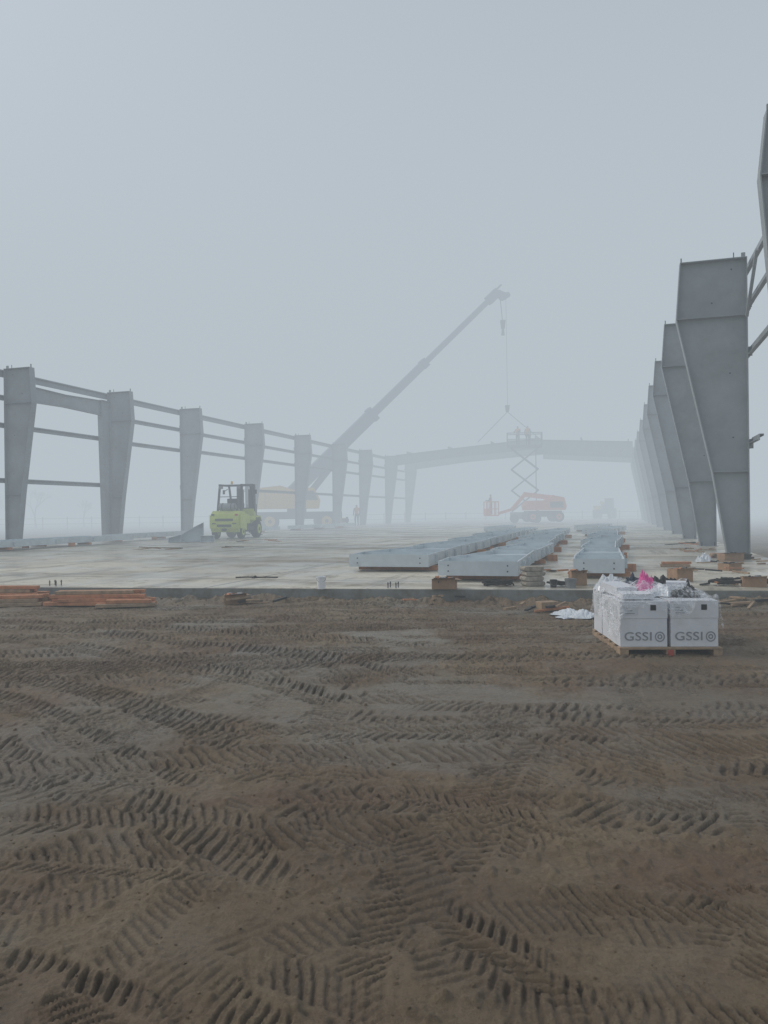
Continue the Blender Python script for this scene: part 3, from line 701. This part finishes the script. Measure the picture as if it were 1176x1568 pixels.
# ------------------------------------------------------------------ people
def person(name,loc,rz,arms='down'):
    V=[(0,0,.95),(0,0,1.15),(0,0,1.38),(0,0,1.50),(0,.01,1.60),(0,.02,1.72),
       (.10,0,.90),(.11,.03,.48),(.11,-.02,.08),(.11,.12,.04),
       (-.10,0,.90),(-.12,.05,.48),(-.11,-.02,.08),(-.11,.12,.04)]
    if arms=='down': A=[(.20,0,1.40),(.26,-.02,1.12),(.25,.10,.88),(.25,.13,.80)]
    else: A=[(.20,0,1.40),(.27,.12,1.16),(.20,.36,1.20),(.18,.44,1.22)]
    V+=A+[(-a,b,c) for a,b,c in A]
    E=[(0,1),(1,2),(2,3),(3,4),(4,5),(0,6),(6,7),(7,8),(8,9),(0,10),(10,11),(11,12),(12,13),(2,14),(14,15),(15,16),(16,17),(2,18),(18,19),(19,20),(20,21)]
    Rr=[.14,.13,.16,.06,.085,.095,.10,.07,.05,.045,.10,.07,.05,.045,.07,.05,.038,.03,.07,.05,.038,.03]
    me=bpy.data.meshes.new(name); me.from_pydata(V,E,[]); o=bpy.data.objects.new(name,me); COL.objects.link(o)
    sk=o.modifiers.new('skin','SKIN'); 
    for i,r in enumerate(Rr): me.skin_vertices[0].data[i].radius=(r,r*.8 if i<3 else r)
    me.skin_vertices[0].data[0].use_root=True
    o.modifiers.new('sub','SUBSURF').levels=1
    dg=bpy.context.evaluated_depsgraph_get(); m2=bpy.data.meshes.new_from_object(o.evaluated_get(dg))
    o.modifiers.clear(); o.data=m2
    for m in(CLOTH,VEST,SKIN,HAT,BLACK): m2.materials.append(m)
    for p in m2.polygons:
        z=p.center.z; x_=abs(p.center.x)
        p.material_index=3 if z>1.70 else 2 if z>1.50 else 1 if (z>.98 and x_<.22) else 4 if z<.12 else 2 if (x_>.2 and z<.86) else 0
        p.use_smooth=True
    o.location=loc; o.rotation_euler=(0,0,rz); return o

# ------------------------------------------------------------------ lifts
def rails(mb,x0,x1,y0,y1,z0,m,hh=1.05,r=.035):
    for xx in np.linspace(x0,x1,4):
        for yy in(y0,y1): mb.tube((xx,yy,z0),(xx,yy,z0+hh),r,m,n=6)
    for zz in(z0+.5,z0+hh):
        for yy in(y0,y1): mb.tube((x0,yy,zz),(x1,yy,zz),r,m,n=6)
        for xx in(x0,x1): mb.tube((xx,y0,zz),(xx,y1,zz),r,m,n=6)
def scissor():
    mb=MB(); 
    mb.box(-1.3,1.3,-.8,.8,.35,.95,GREYM)
    for xx in(-.95,.95):
        for yy in(-.85,.85): wheel(mb,(xx,yy,.38),.38,.25,BLACK,'y')
    z=1.0;n=3;hh=1.84; LG=mat('lift_grey',(.19,.20,.21),.5)
    for k in range(n):
        for yy in(-.5,.5):
            mb.beam((-1.15,yy,z),(1.15,yy,z+hh),.06,.11,LG); mb.beam((1.15,yy*.85,z),(-1.15,yy*.85,z+hh),.06,.11,LG)
        mb.tube((-1.15,-.5,z+hh),(-1.15,.5,z+hh),.05,LG); mb.tube((1.15,-.5,z+hh),(1.15,.5,z+hh),.05,LG)
        z+=hh
    mb.beam((1.0,.62,.95),(1.0,.62,z),.08,.08,LG)
    mb.box(-1.5,1.5,-.75,.75,z+.05,z+.25,LG); rails(mb,-1.48,1.48,-.72,.72,z+.25,LG,1.05,.045)
    mb.build('scissor_lift',(12.35,67.3,0),-.15)
    person('worker',(11.8,67.4,z+.25),2.5,'fwd'); person('worker',(12.6,67.1,z+.25),-.6,'down')
scissor()
def boomlift():
    mb=MB()
    mb.box(-1.4,1.4,-.9,.9,.45,.95,BLACK)
    for xx in(-1.1,1.1):
        for yy in(-.95,.95): wheel(mb,(xx,yy,.45),.45,.32,ORG,'y')
    mb.prism([(-1.5,1.0),(1.7,1.0),(1.8,1.3),(1.6,2.05),(.6,2.25),(.3,1.8),(-1.3,1.8),(-1.6,1.4)],'y',-.95,.95,ORG)
    mb.box(.4,1.5,-.96,-.94,1.2,1.7,BLACK)
    mb.beam((1.2,0,2.0),(-1.6,0,2.35),.32,.38,ORG); mb.beam((-1.5,0,2.35),(-2.6,0,1.1),.24,.28,ORG); mb.beam((-2.6,0,1.1),(-3.8,0,.75),.2,.22,ORG)
    mb.box(-4.9,-3.85,-.6,.6,.55,.65,ORG); mb.box(-4.92,-4.6,-.62,.62,.66,1.15,ORG); rails(mb,-4.88,-3.87,-.58,.58,.65,ORG,1.1,.04)
    mb.build('boom_lift',(13.4,65.0,.1),.05)
    person('worker',(9.0,64.8,.77),1.2,'fwd')
boomlift()
mb=MB()
mb.box(-2.0,2.0,-.6,.6,.55,1.1,BLACK)
for xx in(-1.3,1.3):
    for yy in(-.85,.85): wheel(mb,(xx,yy,.62),.62,.42,YEL,'y')
mb.prism([(-.6,1.1),(.8,1.1),(.8,1.6),(.55,2.35),(-.5,2.35),(-.6,1.6)],'y',-.95,-.1,BLACK); mb.box(-.55,.6,-.97,-.05,2.36,2.44,YEL)
mb.box(-2.0,.9,.1,.95,1.0,1.55,YEL); mb.beam((-2.0,.0,1.9),(2.4,.0,1.1),.3,.34,YEL); mb.beam((2.3,0,1.15),(2.7,0,.5),.3,.3,BLACK)
for s in(-.4,.4): mb.beam((2.75,s,.2),(3.9,s,.2),.1,.06,BLACK)
mb.build('telehandler',(26.4,92,0),1.1,bevel=.02)
person('worker',(-2.2,62,-.0),.4,'down')

# ------------------------------------------------------------------ background
mb=MB()
for k in range(40): mb.tube((-60+k*2.5,80+k*.5,-.47),(-60+k*2.5,80+k*.5,1.0),.06,WOOD,n=6)
for zz in(.2,.8): mb.tube((-60,80,zz),(37.5,99.5,zz),.03,WOOD,n=5)
mb.build('wire_fence')
def tree(loc,H,seed):
    q=random.Random(seed); mb=MB()
    def br(p,d,l,r,k):
        e=p+d*l; mb.tube(p,e,r,BARK,r2=r*.65,n=6,cap=False)
        if k==0: return
        for i in range(q.choice([2,3,3])):
            nd=(d+Vector((q.uniform(-.8,.8),q.uniform(-.8,.8),q.uniform(-.15,.6)))).normalized(); br(e,nd,l*q.uniform(.6,.85),r*.6,k-1)
    br(Vector((0,0,0)),Vector((q.uniform(-.1,.1),0,1)),H*.3,H*.03,6)
    mb.build('bare_tree',loc,0)
tree((-43,95,-.47),5.0,1); tree((-47,97,-.47),4.2,2); tree((-39,100,-.47),4,4)

# ------------------------------------------------------------------ fog: absorbing volumes, own glow stands in for scattered light
def fog(name,b,dens,L_):
    m=bpy.data.materials.new(name+'_air'); m.use_nodes=True; nt=m.node_tree; nt.nodes.clear()
    o=nt.nodes.new('ShaderNodeOutputMaterial'); ab=nt.nodes.new('ShaderNodeVolumeAbsorption'); em=nt.nodes.new('ShaderNodeEmission'); ad=nt.nodes.new('ShaderNodeAddShader')
    ab.inputs['Color'].default_value=(0,0,0,1); ab.inputs['Density'].default_value=dens
    em.inputs['Color'].default_value=(*L_,1); em.inputs['Strength'].default_value=dens
    nt.links.new(ab.outputs[0],ad.inputs[0]); nt.links.new(em.outputs[0],ad.inputs[1]); nt.links.new(ad.outputs[0],o.inputs['Volume'])
    g=MB(); g.box(*b,m); return g.build(name)
fog('fog_bank',(-700,700,-300,900,-5,52),.008,(0.49,0.56,0.615))
fog('fog_bank',(-690,690,26,890,-4,36),.023,(0.46,0.515,0.558))

# ------------------------------------------------------------------ sky, sun, camera
SE,SA=math.radians(38),math.radians(-75)
w=bpy.data.worlds.new('World'); S.world=w; w.use_nodes=True; nt=w.node_tree; bg=nt.nodes['Background']
sky=nt.nodes.new('ShaderNodeTexSky'); sky.sky_type='NISHITA'; sky.sun_disc=False; sky.sun_elevation=SE; sky.sun_rotation=SA
sky.dust_density=2; sky.air_density=1.2
hs=nt.nodes.new('ShaderNodeHueSaturation'); hs.inputs['Saturation'].default_value=.45
nt.links.new(sky.outputs[0],hs.inputs['Color']); nt.links.new(hs.outputs[0],bg.inputs['Color']); bg.inputs['Strength'].default_value=.15
sd=bpy.data.lights.new('sun','SUN'); sd.energy=1.5; sd.angle=math.radians(12); sd.color=(1,.94,.86)
so=bpy.data.objects.new('sun',sd); COL.objects.link(so)
dirv=Vector((math.sin(SA)*math.cos(SE),math.cos(SA)*math.cos(SE),math.sin(SE)))
so.rotation_euler=dirv.to_track_quat('Z','Y').to_euler()
cam=bpy.data.cameras.new('camera'); co_=bpy.data.objects.new('camera',cam); COL.objects.link(co_)
cam.sensor_fit='VERTICAL'; cam.sensor_height=36; cam.lens=36*1178/1568; cam.clip_end=5000; cam.clip_start=.05
co_.location=(0,0,CAMZ)
co_.rotation_euler=(Matrix.Rotation(math.pi/2,3,'X')@Matrix.Rotation(-.0117,3,'Z')).to_euler()
S.camera=co_
S.view_settings.view_transform='Standard'; S.view_settings.look='None'; S.view_settings.exposure=0
